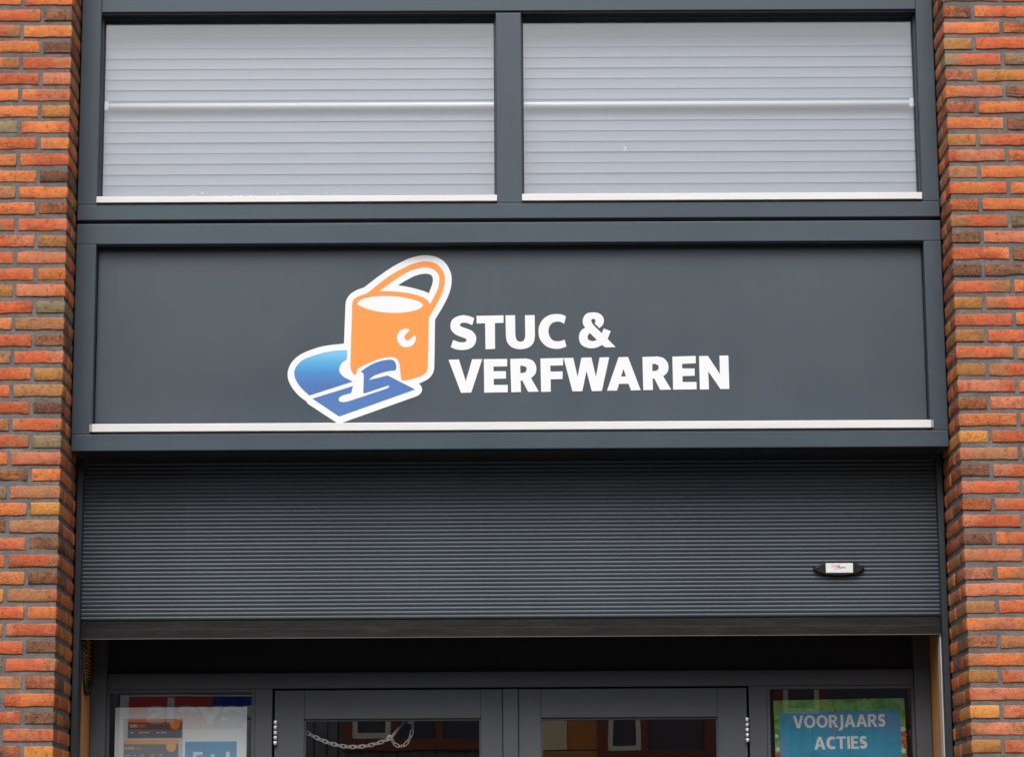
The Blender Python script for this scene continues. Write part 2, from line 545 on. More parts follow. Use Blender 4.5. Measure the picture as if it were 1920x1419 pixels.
def brick_wall(sgn, table, stretch, label):
    w = thing('brick_wall', label, 'brick wall', 'brick walls either side of the shopfront')
    rv = 'ROPTONRBOTGRDO'
    Z = lambda k: 2.2 + (45 - k) * PITCH_Z
    for k in range(-2, 48):
        code = table[min(max(k, 0), len(table) - 1)].split('/') if 0 <= k < len(table) else ['RO', 'OT']
        zt = Z(k)
        if k % 2:
            add_brick(w, sgn, 0, .104, 0, .21, zt, code[0])
            add_brick(w, sgn, .118, .328, 0, .10, zt, code[1])
            if zt < 3.34:
                add_brick(w, sgn, 0, .10, .224, .434, zt, random.choice(rv) + random.choice(rv))
        else:
            add_brick(w, sgn, 0, stretch, 0, .10, zt, code[0])
            add_brick(w, sgn, stretch + .014, stretch + .224, 0, .10, zt, code[1])
            add_brick(w, sgn, 0, .10, .114, .324, zt, random.choice(rv) + random.choice(rv))
            if zt < 3.34:
                add_brick(w, sgn, 0, .10, .338, .434, zt, random.choice(rv) + random.choice(rv))
    x0, x1 = sorted((sgn * (HW + .0038), sgn * (HW + 2.4)))
    MB().box(x0, x1, .0036, .455, 0, 6.6).build('mortar', MAT['mortar'], w)
    # the run of wall beyond the picture, joined
    bm = bmesh.new()
    lay = bm.loops.layers.float_color.new('brick_colour')
    def jb(u0, u1, y0, y1, zt):
        c = shade(random.choice('RRROOOPPTTBDGYN'))
        xa, xb = sorted((sgn * (HW + u0), sgn * (HW + u1)))
        dz = random.uniform(-.0015, .0015)
        vv = [bm.verts.new((x, y, z + dz)) for x in (xa, xb) for y in (y0, y1) for z in (zt - BH, zt)]
        for q_ in ((0, 1, 3, 2), (4, 6, 7, 5), (0, 4, 5, 1), (2, 3, 7, 6), (0, 2, 6, 4), (1, 5, 7, 3)):
            f = bm.faces.new([vv[i] for i in q_])
            for lp in f.loops: lp[lay] = c
    for k in range(-25, 81):
        zt = Z(k)
        if zt < .05: continue
        inner = -2 <= k < 48
        u = .342 if k % 2 else stretch + .238
        if not inner:
            if k % 2:
                jb(0, .104, 0, .21, zt); jb(.118, .328, 0, .10, zt); jb(0, .10, .224, .434, zt)
            else:
                jb(0, stretch, 0, .10, zt); jb(stretch + .014, stretch + .224, 0, .10, zt); jb(0, .10, .114, .324, zt)
        while u < 2.3:
            jb(u, min(u + .21, 2.39), 0, .10, zt)
            u += .224
    bmesh.ops.recalc_face_normals(bm, faces=bm.faces)
    me = bpy.data.meshes.new('outer_brickwork')
    bm.to_mesh(me); bm.free()
    me.materials.append(MAT['brick_far'])
    tag(put('outer_brickwork', me, w), kind='stuff')
    return w
brick_wall(-1, LEFT, .178, 'orange-red brick wall beside the shutter cord, short stretchers at its corner')
brick_wall(1, RIGHT, .210, 'orange-red brick wall beside the spring offers poster, long stretchers at its corner')

# ------------------------------------------------------------------ upper window
FX = 1.6232
win = thing('upper_window', 'wide two-pane window in dark grey frame above the sign', 'window')
B = .003
MB().box(-1.5488, 1.5593, .2, .33, 4.983, 5.10, B).build('rail', MAT['frame'], win)
MB().box(-1.5488, 1.5593, .208, .275, 4.9762, 4.9828).build('shade_strip', MAT['gasket'], win)  # vent grille, made black to deepen the shade under the rail
MB().box(-FX, FX, .201, .33, 4.167, 4.2275, B).build('rail', MAT['frame'], win)
MB().box(-FX, -1.549, .2008, .33, 4.2277, 5.10, B).build('stile', MAT['frame_vert'], win)
MB().box(1.5595, FX, .2008, .33, 4.2277, 5.10, B).build('stile', MAT['frame_vert'], win)
MB().box(-.0462, .0507, .2008, .33, 4.2277, 4.976, B).build('mullion', MAT['frame_vert'], win)
MB().box(-FX, FX, .25, .33, 5.102, 6.6).build('upper_panel', MAT['frame'], win)
MB().box(-1.5506, -.0448, .193, .267, 4.2335, 4.2572, .0015).build('sill_strip', MAT['white'], win)
MB().box(.0489, 1.5572, .193, .267, 4.2340, 4.2602, .0015).build('sill_strip', MAT['white'], win)
for x0, x1 in ((-1.5488, -.0464), (.0509, 1.5593)):
    g = MB()
    g.box(x0, x0 + .005, .240, .2678, 4.258, 4.976); g.box(x1 - .005, x1, .240, .2678, 4.258, 4.976); g.box(x0 + .005, x1 - .005, .250, .2678, 4.973, 4.976)
    g.build('glazing_bead', MAT['frame_vert'], win)
    g = MB()
    g.box(x0 + .005, x0 + .008, .258, .2679, 4.258, 4.973); g.box(x1 - .008, x1 - .005, .258, .2679, 4.258, 4.973)
    g.build('gasket', MAT['gasket'], win)
    MB().box(x0 + .004, x1 - .004, .2682, .2742, 4.24, 4.9755).build('pane', MAT['glass'], win)

rw = random.Random(4)
sp_ = MB()
for i in range(39):
    if i < 34:
        px_, pz_, r_ = rw.uniform(-1.22, -.62), 4.272 + abs(rw.gauss(0, .010)), rw.uniform(.0008, .0018)
    else:
        px_, pz_, r_ = .437 + rw.gauss(0, .007), 4.47 + rw.gauss(0, .016), rw.uniform(.001, .0022)
    sp_.box(px_ - r_, px_ + r_, .2670, .2681, pz_ - r_, pz_ + r_ * rw.uniform(1, 2.2), r_ * .4)
tag(sp_.build('water_spots', plain('dried_drops', (.85, .86, .88, 1), .3), win), kind='stuff')

# blinds of lapped white slats hanging inside each pane, and the white tube in front of them
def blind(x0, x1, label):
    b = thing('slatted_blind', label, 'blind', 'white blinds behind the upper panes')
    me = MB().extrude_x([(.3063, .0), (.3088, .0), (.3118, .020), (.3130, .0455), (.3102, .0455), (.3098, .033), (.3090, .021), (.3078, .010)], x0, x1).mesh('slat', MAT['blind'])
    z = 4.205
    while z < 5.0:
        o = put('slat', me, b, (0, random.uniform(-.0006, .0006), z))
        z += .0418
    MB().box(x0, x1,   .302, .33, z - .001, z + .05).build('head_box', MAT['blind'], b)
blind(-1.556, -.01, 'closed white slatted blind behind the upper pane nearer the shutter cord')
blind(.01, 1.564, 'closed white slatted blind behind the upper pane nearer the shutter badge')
tb = MB().tube([(-1.557, .2895, 4.6365), (1.566, .2895, 4.6365)], .0115, 12)
tube = tb.build('curtain_tube', plain('white_tube', (.9, .92, .9, 1), .3))
tag(tube, 'thin white tube running across both upper panes in front of the blinds', 'curtain rod')
for x in (-1.556, 1.536):
    MB().box(x, x + .028, .2765, .300, 4.620, 4.655, .003).build('end_bracket', MAT['white'], tube)

# ------------------------------------------------------------------ fascia with the shop sign
fas = thing('fascia_sign', 'dark grey shop fascia reading STUC & VERFWAREN with a paint bucket logo', 'shop sign')
MB().box(-FX, FX, .2, .33, 4.0735, 4.1525, B).build('rail', MAT['frame'], fas)
MB().box(-1.547, 1.556, .208, .246, 4.0685, 4.0733).build('shade_strip', MAT['gasket'], fas)  # black strip added to paint the shade under this rail
MB().box(-1.59, 1.59, .215, .468, 3.285, 3.2892).build('soffit_shade_strip', MAT['gasket'], fas)  # added black liner, paints deep shade on the soffit above the shutter
MB().box(-FX, FX, .2, .47, 3.2895, 3.3515, B).build('rail', MAT['frame'], fas)
MB().box(-FX, -1.5478, .2008, .33, 3.3517, 4.0733, B).build('stile', MAT['frame_vert'], fas)
MB().box(1.5568, FX, .2008, .33, 3.3517, 4.0733, B).build('stile', MAT['frame_vert'], fas)
MB().box(-1.5476, 1.5566, .31, .33, 3.3517, 4.0733).build('backing_board', MAT['dark'], fas)
panel = MB().box(-1.5445, 1.5535, .247, .25, 3.3545, 4.0680).build('sign_panel', MAT['panel'], fas)
MB().box(-1.5474, 1.5592, .192, .225, 3.3600, 3.3895, .0015).build('sill_strip', MAT['white'], fas)
MB().box(-1.5565, -1.5482, .1935, .225, 3.3605, 3.389, .001).build('strip_end', plain('grey_end_cap', (.38, .39, .38, 1), .5), fas)
MB().box(1.5600, 1.5680, .1935, .225, 3.3605, 3.389, .001).build('strip_end', bpy.data.materials['grey_end_cap'], fas)

LETTERS = [[[[-1327,37938],[-1366,37958],[-1404,37977],[-1444,37996],[-1491,38012],[-1548,38028],[-1612,38043],[-1679,38054],[-1744,38058],[-1810,38051],[-1876,38038],[-1940,38019],[-1998,37995],[-2049,37969],[-2097,37938],[-2138,37902],[-2170,37862],[-2194,37814],[-2210,37759],[-2219,37703],[-2223,37651],[-2222,37605],[-2215,37562],[-2202,37520],[-2182,37479],[-2155,37438],[-2120,37397],[-2080,37359],[-2037,37325],[-1988,37297],[-1934,37273],[-1880,37251],[-1831,37232],[-1788,37215],[-1747,37201],[-1711,37188],[-1682,37174],[-1658,37158],[-1640,37142],[-1628,37125],[-1622,37109],[-1622,37092],[-1628,37075],[-1639,37059],[-1654,37046],[-1673,37035],[-1697,37026],[-1725,37020],[-1757,37018],[-1794,37018],[-1835,37021],[-1880,37027],[-1925,37038],[-1972,37053],[-2022,37073],[-2072,37094],[-2122,37115],[-2210,36838],[-2164,36816],[-2119,36793],[-2072,36772],[-2020,36755],[-1959,36742],[-1893,36733],[-1825,36727],[-1758,36727],[-1690,36732],[-1621,36742],[-1555,36757],[-1496,36777],[-1445,36805],[-1399,36839],[-1360,36877],[-1327,36920],[-1300,36968],[-1279,37023],[-1265,37078],[-1257,37130],[-1255,37176],[-1260,37219],[-1271,37261],[-1288,37302],[-1312,37343],[-1343,37384],[-1380,37423],[-1418,37456],[-1461,37483],[-1508,37505],[-1557,37524],[-1605,37543],[-1655,37561],[-1706,37578],[-1754,37594],[-1793,37611],[-1821,37628],[-1841,37645],[-1854,37662],[-1862,37678],[-1863,37695],[-1857,37712],[-1846,37728],[-1830,37741],[-1808,37752],[-1780,37761],[-1748,37767],[-1717,37770],[-1687,37770],[-1656,37768],[-1623,37763],[-1586,37754],[-1544,37739],[-1498,37719],[-1450,37697],[-1403,37676]]],[[[-1244,38030],[-231,38044],[-229,37757],[-555,37749],[-551,36759],[-912,36752],[-921,37741],[-1236,37735]]],[[[-156,38044],[202,38046],[208,37333],[212,37293],[216,37253],[221,37215],[228,37180],[238,37149],[250,37120],[265,37095],[283,37074],[307,37057],[336,37043],[366,37033],[395,37030],[425,37033],[455,37042],[484,37056],[508,37073],[527,37094],[543,37119],[555,37147],[565,37178],[572,37213],[576,37252],[578,37292],[581,37331],[575,38046],[937,38050],[944,37272],[935,37208],[928,37143],[918,37080],[901,37023],[875,36973],[842,36927],[806,36887],[768,36852],[730,36824],[688,36803],[645,36787],[599,36773],[550,36760],[499,36751],[446,36745],[393,36743],[341,36746],[288,36753],[236,36764],[188,36778],[142,36794],[99,36813],[58,36836],[20,36865],[-17,36903],[-53,36947],[-85,36996],[-110,37048],[-126,37102],[-134,37159],[-139,37219],[-146,37277]]],[[[2111,37984],[2080,38004],[2050,38024],[2017,38043],[1977,38058],[1928,38069],[1872,38077],[1812,38083],[1752,38084],[1692,38082],[1630,38077],[1568,38067],[1508,38050],[1449,38026],[1389,37995],[1333,37959],[1282,37917],[1236,37869],[1195,37816],[1159,37758],[1130,37697],[1108,37634],[1092,37566],[1081,37498],[1077,37429],[1078,37361],[1085,37292],[1097,37224],[1116,37161],[1142,37103],[1175,37048],[1213,36997],[1255,36950],[1300,36907],[1349,36868],[1402,36834],[1459,36806],[1522,36784],[1590,36769],[1658,36759],[1721,36753],[1776,36751],[1828,36754],[1877,36761],[1927,36771],[1976,36785],[2024,36803],[2072,36822],[2120,36841],[2046,37109],[2018,37095],[1990,37081],[1961,37068],[1930,37058],[1895,37049],[1858,37043],[1819,37039],[1780,37039],[1737,37044],[1693,37051],[1650,37064],[1611,37082],[1578,37108],[1548,37140],[1522,37177],[1500,37217],[1482,37261],[1467,37309],[1456,37359],[1452,37408],[1452,37457],[1458,37507],[1469,37555],[1485,37600],[1506,37641],[1532,37680],[1563,37715],[1599,37743],[1642,37764],[1692,37778],[1742,37788],[1787,37794],[1824,37795],[1856,37792],[1887,37786],[1918,37776],[1950,37762],[1982,37745],[2013,37726],[2045,37708]]],[[[3958,36809],[3574,36799],[3454,36891],[3409,36869],[3365,36846],[3320,36824],[3275,36806],[3229,36791],[3184,36778],[3137,36769],[3087,36765],[3033,36766],[2975,36772],[2917,36783],[2863,36799],[2811,36820],[2761,36846],[2715,36878],[2677,36914],[2647,36959],[2624,37010],[2606,37064],[2595,37116],[2590,37165],[2591,37214],[2597,37262],[2606,37307],[2619,37349],[2636,37389],[2658,37426],[2683,37460],[2715,37488],[2752,37513],[2792,37535],[2831,37559],[2812,37585],[2793,37612],[2775,37639],[2761,37670],[2750,37706],[2743,37744],[2739,37784],[2740,37824],[2745,37863],[2753,37902],[2766,37941],[2783,37977],[2804,38012],[2829,38046],[2859,38076],[2897,38101],[2946,38120],[3003,38133],[3064,38141],[3123,38144],[3181,38142],[3240,38135],[3297,38123],[3347,38105],[3393,38079],[3433,38046],[3468,38010],[3496,37973],[3514,37937],[3525,37898],[3530,37859],[3531,37820],[3529,37781],[3522,37742],[3510,37703],[3492,37666],[3466,37632],[3433,37600],[3397,37569],[3363,37537],[3183,37716],[3193,37735],[3203,37755],[3213,37774],[3218,37792],[3219,37811],[3217,37831],[3212,37848],[3204,37864],[3191,37877],[3174,37888],[3156,37896],[3138,37898],[3121,37895],[3102,37886],[3085,37874],[3072,37860],[3065,37844],[3062,37826],[3062,37805],[3066,37784],[3073,37762],[3084,37739],[3099,37714],[3117,37688],[3138,37661],[3162,37633],[3191,37601],[3228,37562],[3275,37514],[3330,37458],[3389,37399],[3446,37341],[3527,37523],[3788,37420],[3661,37126]],[[3000,37353],[2983,37332],[2964,37310],[2947,37289],[2934,37267],[2924,37244],[2917,37219],[2913,37195],[2914,37171],[2919,37148],[2927,37125],[2941,37103],[2960,37085],[2987,37069],[3021,37056],[3058,37046],[3090,37040],[3119,37040],[3146,37045],[3171,37051],[3194,37059],[3212,37067],[3227,37077],[3241,37087],[3256,37097]]],[[[-2297,36361],[-1908,36367],[-1653,35539],[-1413,36374],[-1037,36374],[-1449,35109],[-1832,35099]]],[[[-978,36373],[-103,36378],[-105,36094],[-615,36089],[-616,35912],[-151,35912],[-152,35630],[-608,35623],[-609,35389],[-87,35394],[-88,35111],[-965,35103]]],[[[11,36378],[596,36392],[655,36379],[714,36367],[771,36352],[820,36330],[862,36299],[897,36261],[926,36220],[950,36177],[967,36132],[979,36084],[985,36035],[986,35986],[982,35938],[973,35889],[959,35841],[937,35796],[907,35755],[869,35716],[827,35679],[787,35641],[1072,35130],[671,35123],[456,35555],[394,35555],[404,35120],[42,35113]],[[383,36113],[492,36112],[519,36102],[547,36093],[574,36082],[594,36068],[608,36049],[616,36026],[621,36002],[621,35978],[618,35954],[610,35928],[598,35904],[583,35883],[564,35869],[540,35859],[514,35850],[490,35840],[387,35841]]],[[[1141,36388],[1998,36403],[1980,36121],[1507,36114],[1510,35889],[1966,35892],[1963,35603],[1517,35590],[1516,35125],[1156,35117]]],[[[2009,36403],[2370,36405],[2521,35684],[2673,36413],[3047,36420],[3208,35686],[3356,36419],[3713,36423],[3425,35143],[3046,35139],[2860,35903],[2692,35136],[2324,35134]]],[[[4063,36421],[4419,36429],[4872,35166],[4515,35157],[4422,35408],[4071,35410],[3989,35155],[3616,35154]],[[4240,35970],[4333,35690],[4146,35685]]],[[[4959,36427],[5535,36443],[5588,36431],[5641,36420],[5693,36406],[5740,36384],[5783,36352],[5824,36311],[5859,36267],[5887,36222],[5906,36176],[5919,36128],[5925,36079],[5926,36031],[5924,35982],[5916,35933],[5901,35886],[5880,35840],[5849,35799],[5809,35761],[5766,35723],[5724,35685],[6012,35184],[5601,35172],[5390,35603],[5328,35603],[5331,35174],[4967,35166]],[[5321,36162],[5428,36161],[5455,36150],[5483,36139],[5509,36127],[5530,36113],[5543,36095],[5552,36074],[5557,36051],[5558,36029],[5555,36005],[5548,35979],[5538,35954],[5523,35934],[5502,35919],[5477,35909],[5449,35900],[5423,35890],[5320,35891]]],[[[6078,36434],[6949,36455],[6949,36174],[6438,36158],[6434,35984],[6902,35978],[6902,35702],[6444,35689],[6440,35467],[6961,35468],[6964,35184],[6083,35178]]],[[[7079,36450],[7407,36456],[7845,35764],[7842,36464],[8175,36468],[8184,35195],[7852,35193],[7410,35867],[7422,35182],[7082,35178]]]]
LOGO = {"backing":[[[-5463,39142],[-5342,39238],[-5222,39334],[-5101,39430],[-4976,39526],[-4845,39622],[-4711,39720],[-4575,39815],[-4440,39904],[-4302,39987],[-4163,40065],[-4028,40136],[-3903,40197],[-3792,40244],[-3691,40280],[-3595,40309],[-3500,40333],[-3404,40352],[-3310,40366],[-3217,40373],[-3123,40372],[-3028,40366],[-2932,40353],[-2837,40332],[-2747,40302],[-2660,40262],[-2575,40214],[-2495,40158],[-2424,40093],[-2362,40016],[-2307,39927],[-2261,39835],[-2224,39747],[-2197,39665],[-2180,39587],[-2172,39506],[-2171,39416],[-2176,39314],[-2188,39206],[-2208,39092],[-2239,38975],[-2279,38858],[-2329,38738],[-2388,38613],[-2454,38482],[-2531,38341],[-2618,38194],[-2709,38043],[-2798,37894],[-2826,36074],[-2833,36028],[-2839,35983],[-2848,35937],[-2862,35891],[-2883,35844],[-2909,35797],[-2940,35751],[-2974,35709],[-3013,35671],[-3056,35636],[-3103,35604],[-3154,35572],[-3211,35542],[-3273,35514],[-3338,35487],[-3401,35459],[-3380,35437],[-3359,35416],[-3339,35394],[-3322,35367],[-3308,35336],[-3295,35302],[-3287,35266],[-3284,35230],[-3289,35195],[-3299,35160],[-3314,35125],[-3333,35093],[-3359,35066],[-3391,35040],[-3424,35016],[-3457,34991],[-6271,33988],[-6291,33984],[-6311,33980],[-6332,33977],[-6354,33976],[-6376,33978],[-6400,33982],[-6425,33988],[-6449,33996],[-6472,34008],[-6496,34023],[-6520,34039],[-6544,34054],[-7535,34712],[-7595,34809],[-7668,34862],[-7741,34914],[-7814,34968],[-7882,35028],[-7948,35096],[-8011,35170],[-8070,35246],[-8123,35320],[-8168,35394],[-8208,35469],[-8242,35543],[-8268,35612],[-8286,35677],[-8297,35738],[-8301,35797],[-8302,35855],[-8299,35911],[-8291,35964],[-8279,36018],[-8261,36074],[-8238,36133],[-8210,36194],[-8175,36255],[-8132,36316],[-8080,36378],[-8019,36441],[-7950,36501],[-7872,36559],[-7784,36611],[-7686,36660],[-7581,36707],[-7468,36751],[-7350,36795],[-7227,36836],[-7093,36874],[-6944,36907],[-6774,36934],[-6587,36955],[-6394,36974],[-6204,36994],[-6156,38514],[-6148,38558],[-6140,38601],[-6130,38646],[-6112,38692],[-6085,38743],[-6051,38796],[-6011,38849],[-5966,38897],[-5913,38940],[-5852,38979],[-5789,39015],[-5725,39047],[-5661,39075],[-5595,39098],[-5529,39120]],[[-4183,39219],[-4115,39263],[-4049,39307],[-3979,39351],[-3902,39396],[-3815,39446],[-3720,39498],[-3622,39548],[-3526,39588],[-3429,39618],[-3328,39641],[-3233,39657],[-3150,39663],[-3082,39659],[-3023,39647],[-2975,39626],[-2936,39598],[-2907,39563],[-2890,39518],[-2880,39469],[-2877,39419],[-2879,39368],[-2889,39316],[-2904,39260],[-2922,39199],[-2945,39132],[-2972,39059],[-3002,38984],[-3030,38911],[-3097,38938],[-3161,38966],[-3231,38994],[-3311,39022],[-3408,39052],[-3516,39083],[-3629,39113],[-3741,39140],[-3850,39162],[-3961,39182],[-4072,39200]]],"bucket":[[[-5309,38941],[-5208,39028],[-5108,39115],[-5005,39202],[-4895,39291],[-4776,39383],[-4653,39477],[-4523,39571],[-4386,39661],[-4233,39751],[-4067,39841],[-3906,39923],[-3768,39989],[-3661,40034],[-3575,40064],[-3498,40085],[-3419,40103],[-3337,40120],[-3258,40134],[-3178,40140],[-3096,40137],[-3008,40126],[-2917,40107],[-2827,40078],[-2747,40039],[-2675,39986],[-2610,39920],[-2552,39848],[-2506,39776],[-2471,39704],[-2448,39630],[-2433,39553],[-2426,39472],[-2424,39388],[-2430,39302],[-2444,39211],[-2466,39114],[-2496,39016],[-2532,38916],[-2579,38805],[-2641,38675],[-2724,38519],[-2823,38342],[-2928,38158],[-3030,37977],[-3071,36052],[-3084,36012],[-3095,35970],[-3109,35930],[-3131,35892],[-3160,35858],[-3194,35827],[-3236,35796],[-3289,35767],[-3357,35739],[-3439,35711],[-3524,35684],[-3603,35661],[-3675,35641],[-3746,35624],[-3812,35609],[-3872,35599],[-3923,35593],[-3967,35592],[-4009,35593],[-4052,35593],[-4060,35649],[-4068,35703],[-4077,35761],[-4086,35829],[-4094,35915],[-4102,36014],[-4111,36113],[-4124,36195],[-4141,36259],[-4161,36311],[-4184,36354],[-4210,36391],[-4239,36420],[-4272,36440],[-4307,36455],[-4345,36467],[-4384,36476],[-4424,36481],[-4469,36482],[-4525,36479],[-4592,36473],[-4669,36464],[-4753,36449],[-4839,36428],[-4932,36398],[-5030,36361],[-5129,36320],[-5221,36281],[-5308,36243],[-5393,36204],[-5470,36167],[-5535,36134],[-5583,36108],[-5618,36086],[-5645,36066],[-5669,36043],[-5689,36016],[-5703,35988],[-5714,35959],[-5725,35929],[-5735,35897],[-5745,35864],[-5753,35831],[-5762,35798],[-5784,35809],[-5805,35819],[-5827,35831],[-5848,35849],[-5869,35874],[-5890,35904],[-5910,35938],[-5927,35975],[-5939,36017],[-5947,36064],[-5954,36112],[-5961,36159],[-5905,38513],[-5895,38551],[-5888,38590],[-5877,38628],[-5857,38663],[-5830,38695],[-5798,38724],[-5756,38754],[-5697,38786],[-5616,38823],[-5517,38862],[-5411,38901]],[[-4894,39002],[-4782,39087],[-4671,39172],[-4558,39258],[-4439,39344],[-4307,39436],[-4167,39533],[-4029,39624],[-3902,39700],[-3792,39757],[-3691,39801],[-3595,39835],[-3500,39863],[-3402,39887],[-3305,39903],[-3211,39912],[-3123,39911],[-3041,39901],[-2963,39882],[-2891,39854],[-2828,39819],[-2772,39773],[-2723,39718],[-2683,39658],[-2654,39597],[-2637,39535],[-2632,39471],[-2634,39405],[-2641,39335],[-2647,39268],[-2657,39202],[-2675,39127],[-2708,39033],[-2761,38913],[-2830,38774],[-2905,38627],[-2977,38484],[-3004,38526],[-3029,38569],[-3058,38610],[-3097,38650],[-3145,38687],[-3198,38722],[-3262,38756],[-3338,38788],[-3430,38821],[-3534,38853],[-3648,38882],[-3767,38909],[-3893,38931],[-4025,38950],[-4163,38967],[-4304,38980],[-4447,38989],[-4595,38994],[-4745,38998]],[[-5717,38525],[-5709,38571],[-5670,38618],[-5609,38664],[-5536,38703],[-5451,38735],[-5349,38763],[-5234,38785],[-5107,38803],[-4966,38815],[-4809,38823],[-4648,38825],[-4491,38821],[-4339,38812],[-4188,38796],[-4041,38775],[-3901,38750],[-3766,38720],[-3634,38686],[-3515,38649],[-3419,38610],[-3347,38570],[-3294,38528],[-3261,38486],[-3250,38445],[-3262,38405],[-3297,38366],[-3350,38329],[-3419,38295],[-3505,38263],[-3610,38233],[-3726,38207],[-3847,38187],[-3972,38173],[-4105,38164],[-4242,38161],[-4382,38162],[-4528,38169],[-4680,38181],[-4831,38198],[-4972,38220],[-5105,38248],[-5233,38283],[-5351,38321],[-5454,38359],[-5546,38399],[-5627,38440],[-5688,38482]],[[-3726,37515],[-3769,37531],[-3812,37547],[-3856,37561],[-3900,37566],[-3947,37561],[-3997,37549],[-4045,37530],[-4087,37504],[-4124,37467],[-4158,37421],[-4186,37372],[-4207,37326],[-4219,37287],[-4224,37251],[-4224,37214],[-4220,37176],[-4213,37135],[-4203,37093],[-4187,37051],[-4166,37012],[-4140,36975],[-4107,36938],[-4071,36906],[-4033,36881],[-3992,36863],[-3948,36853],[-3903,36848],[-3859,36847],[-3815,36849],[-3770,36855],[-3726,36868],[-3686,36887],[-3647,36916],[-3610,36953],[-3578,36994],[-3552,37036],[-3535,37081],[-3524,37128],[-3518,37174],[-3517,37214],[-3523,37244],[-3534,37269],[-3548,37291],[-3560,37315],[-3614,37266],[-3670,37213],[-3722,37167],[-3766,37133],[-3797,37116],[-3820,37110],[-3840,37112],[-3859,37120],[-3883,37133],[-3906,37154],[-3926,37178],[-3940,37202],[-3947,37222],[-3951,37241],[-3945,37265],[-3926,37298],[-3889,37344],[-3838,37399],[-3781,37458]]],"puddle":[[[-6078,36744],[-6093,36403],[-6140,36372],[-6187,36341],[-6232,36309],[-6272,36270],[-6305,36223],[-6335,36170],[-6358,36115],[-6373,36064],[-6380,36019],[-6379,35977],[-6370,35936],[-6353,35894],[-6327,35851],[-6294,35808],[-6251,35766],[-6197,35723],[-6128,35680],[-6046,35637],[-5959,35594],[-5874,35551],[-7478,35031],[-7545,35089],[-7613,35147],[-7679,35206],[-7742,35270],[-7802,35340],[-7861,35414],[-7914,35489],[-7958,35562],[-7993,35631],[-8021,35699],[-8040,35765],[-8051,35830],[-8054,35892],[-8048,35953],[-8034,36012],[-8011,36072],[-7976,36135],[-7932,36199],[-7879,36260],[-7822,36315],[-7762,36360],[-7697,36399],[-7624,36434],[-7537,36472],[-7433,36512],[-7314,36553],[-7188,36592],[-7061,36627],[-6932,36658],[-6798,36686],[-6664,36709],[-6537,36727],[-6417,36737],[-6303,36741],[-6191,36742]]],"trowel":[[[-7365,34909],[-5862,35377],[-5927,35120],[-6010,35098],[-6095,35076],[-6175,35054],[-6241,35032],[-6289,35010],[-6324,34987],[-6351,34965],[-6371,34943],[-6385,34921],[-6392,34898],[-6393,34876],[-6390,34856],[-6383,34837],[-6372,34819],[-6356,34803],[-6335,34790],[-6306,34781],[-6270,34776],[-6231,34773],[-6192,34773],[-6152,34776],[-6110,34784],[-6068,34793],[-6025,34801],[-4578,35283],[-4561,35297],[-4543,35312],[-4527,35326],[-4515,35339],[-4509,35352],[-4507,35365],[-4507,35377],[-4511,35385],[-4519,35389],[-4530,35391],[-4544,35391],[-4556,35392],[-5418,35104],[-5474,35123],[-5461,35698],[-5461,35731],[-5461,35765],[-5462,35797],[-5466,35824],[-5473,35845],[-5483,35861],[-5494,35874],[-5507,35886],[-5520,35898],[-5536,35908],[-5552,35918],[-5567,35928],[-5528,35958],[-5490,35988],[-5449,36019],[-5400,36053],[-5342,36091],[-5277,36132],[-5207,36174],[-5131,36212],[-5047,36247],[-4955,36282],[-4862,36312],[-4772,36336],[-4681,36354],[-4588,36367],[-4503,36374],[-4435,36373],[-4387,36364],[-4355,36347],[-4332,36324],[-4311,36299],[-4291,36272],[-4275,36241],[-4263,36207],[-4255,36173],[-4249,36135],[-4248,36095],[-4250,36056],[-4254,36024],[-4262,36003],[-4274,35988],[-4287,35976],[-4299,35963],[-4354,35960],[-4407,35958],[-4463,35954],[-4524,35945],[-4592,35931],[-4667,35911],[-4742,35889],[-4815,35867],[-4887,35843],[-4960,35817],[-5027,35791],[-5084,35765],[-5129,35739],[-5165,35712],[-5194,35686],[-5219,35663],[-5237,35645],[-5248,35630],[-5257,35616],[-5268,35601],[-4568,35774],[-3547,35238],[-6367,34227]]]}

sc = lambda loops: [[(x / 10000, z / 10000) for x, z in lp] for lp in loops]
outline('logo_backing', sc(LOGO['backing']), .2461, .2469, MAT['vinyl_white'], panel)
outline('bucket', sc(LOGO['bucket']), .2453, .2460, MAT['vinyl_orange'], panel)
outline('paint_puddle', sc(LOGO['puddle']), .2453, .2460, MAT['puddle'], panel)
outline('trowel', sc(LOGO['trowel']), .2453, .2460, MAT['vinyl_blue'], panel)
for g in LETTERS:
    outline('letter', sc(g), .2455, .2469, MAT['vinyl_white'], panel)

# ------------------------------------------------------------------ roller shutter
rs = thing('roller_shutter', 'dark grey ribbed roller shutter pulled halfway down over the entrance', 'roller shutter')
for sgn in (-1, 1):
    a, b_ = sorted((sgn * 1.600, sgn * 1.6225))
    MB().box(a, b_, .355, .395, 0, 3.2848, .003).box(a, b_, .412, .45, 0, 3.2848).box(sgn * 1.6225 - .002, sgn * 1.6225 + .002, .395, .412, 0, 3.2848).build('guide_rail', MAT['guide'], rs)
prof = [(.4075, 0), (.4075, .0153), (.4035, .0153), (.4012, .0146), (.3994, .0125), (.3988, .0098), (.3993, .0068), (.4008, .0036), (.4032, .0014), (.4040, .0002)]
sl = MB().extrude_x(prof, -1.615, 1.615).mesh('slat', MAT['shutter'])
for p in sl.polygons: p.use_smooth = False
z = 2.6835
n = 0
while z < 3.268:
    put('slat', sl, rs, (0, random.uniform(-.0006, .0006), z))
    z += .0153
bar = MB()
bar.extrude_x([(.392, 2.6165), (.392, 2.648), (.3945, 2.651), (.3945, 2.680), (.41, 2.680), (.41, 2.6165)], -1.5985, 1.5985)
bar.build('bottom_bar', MAT['bar'], rs)
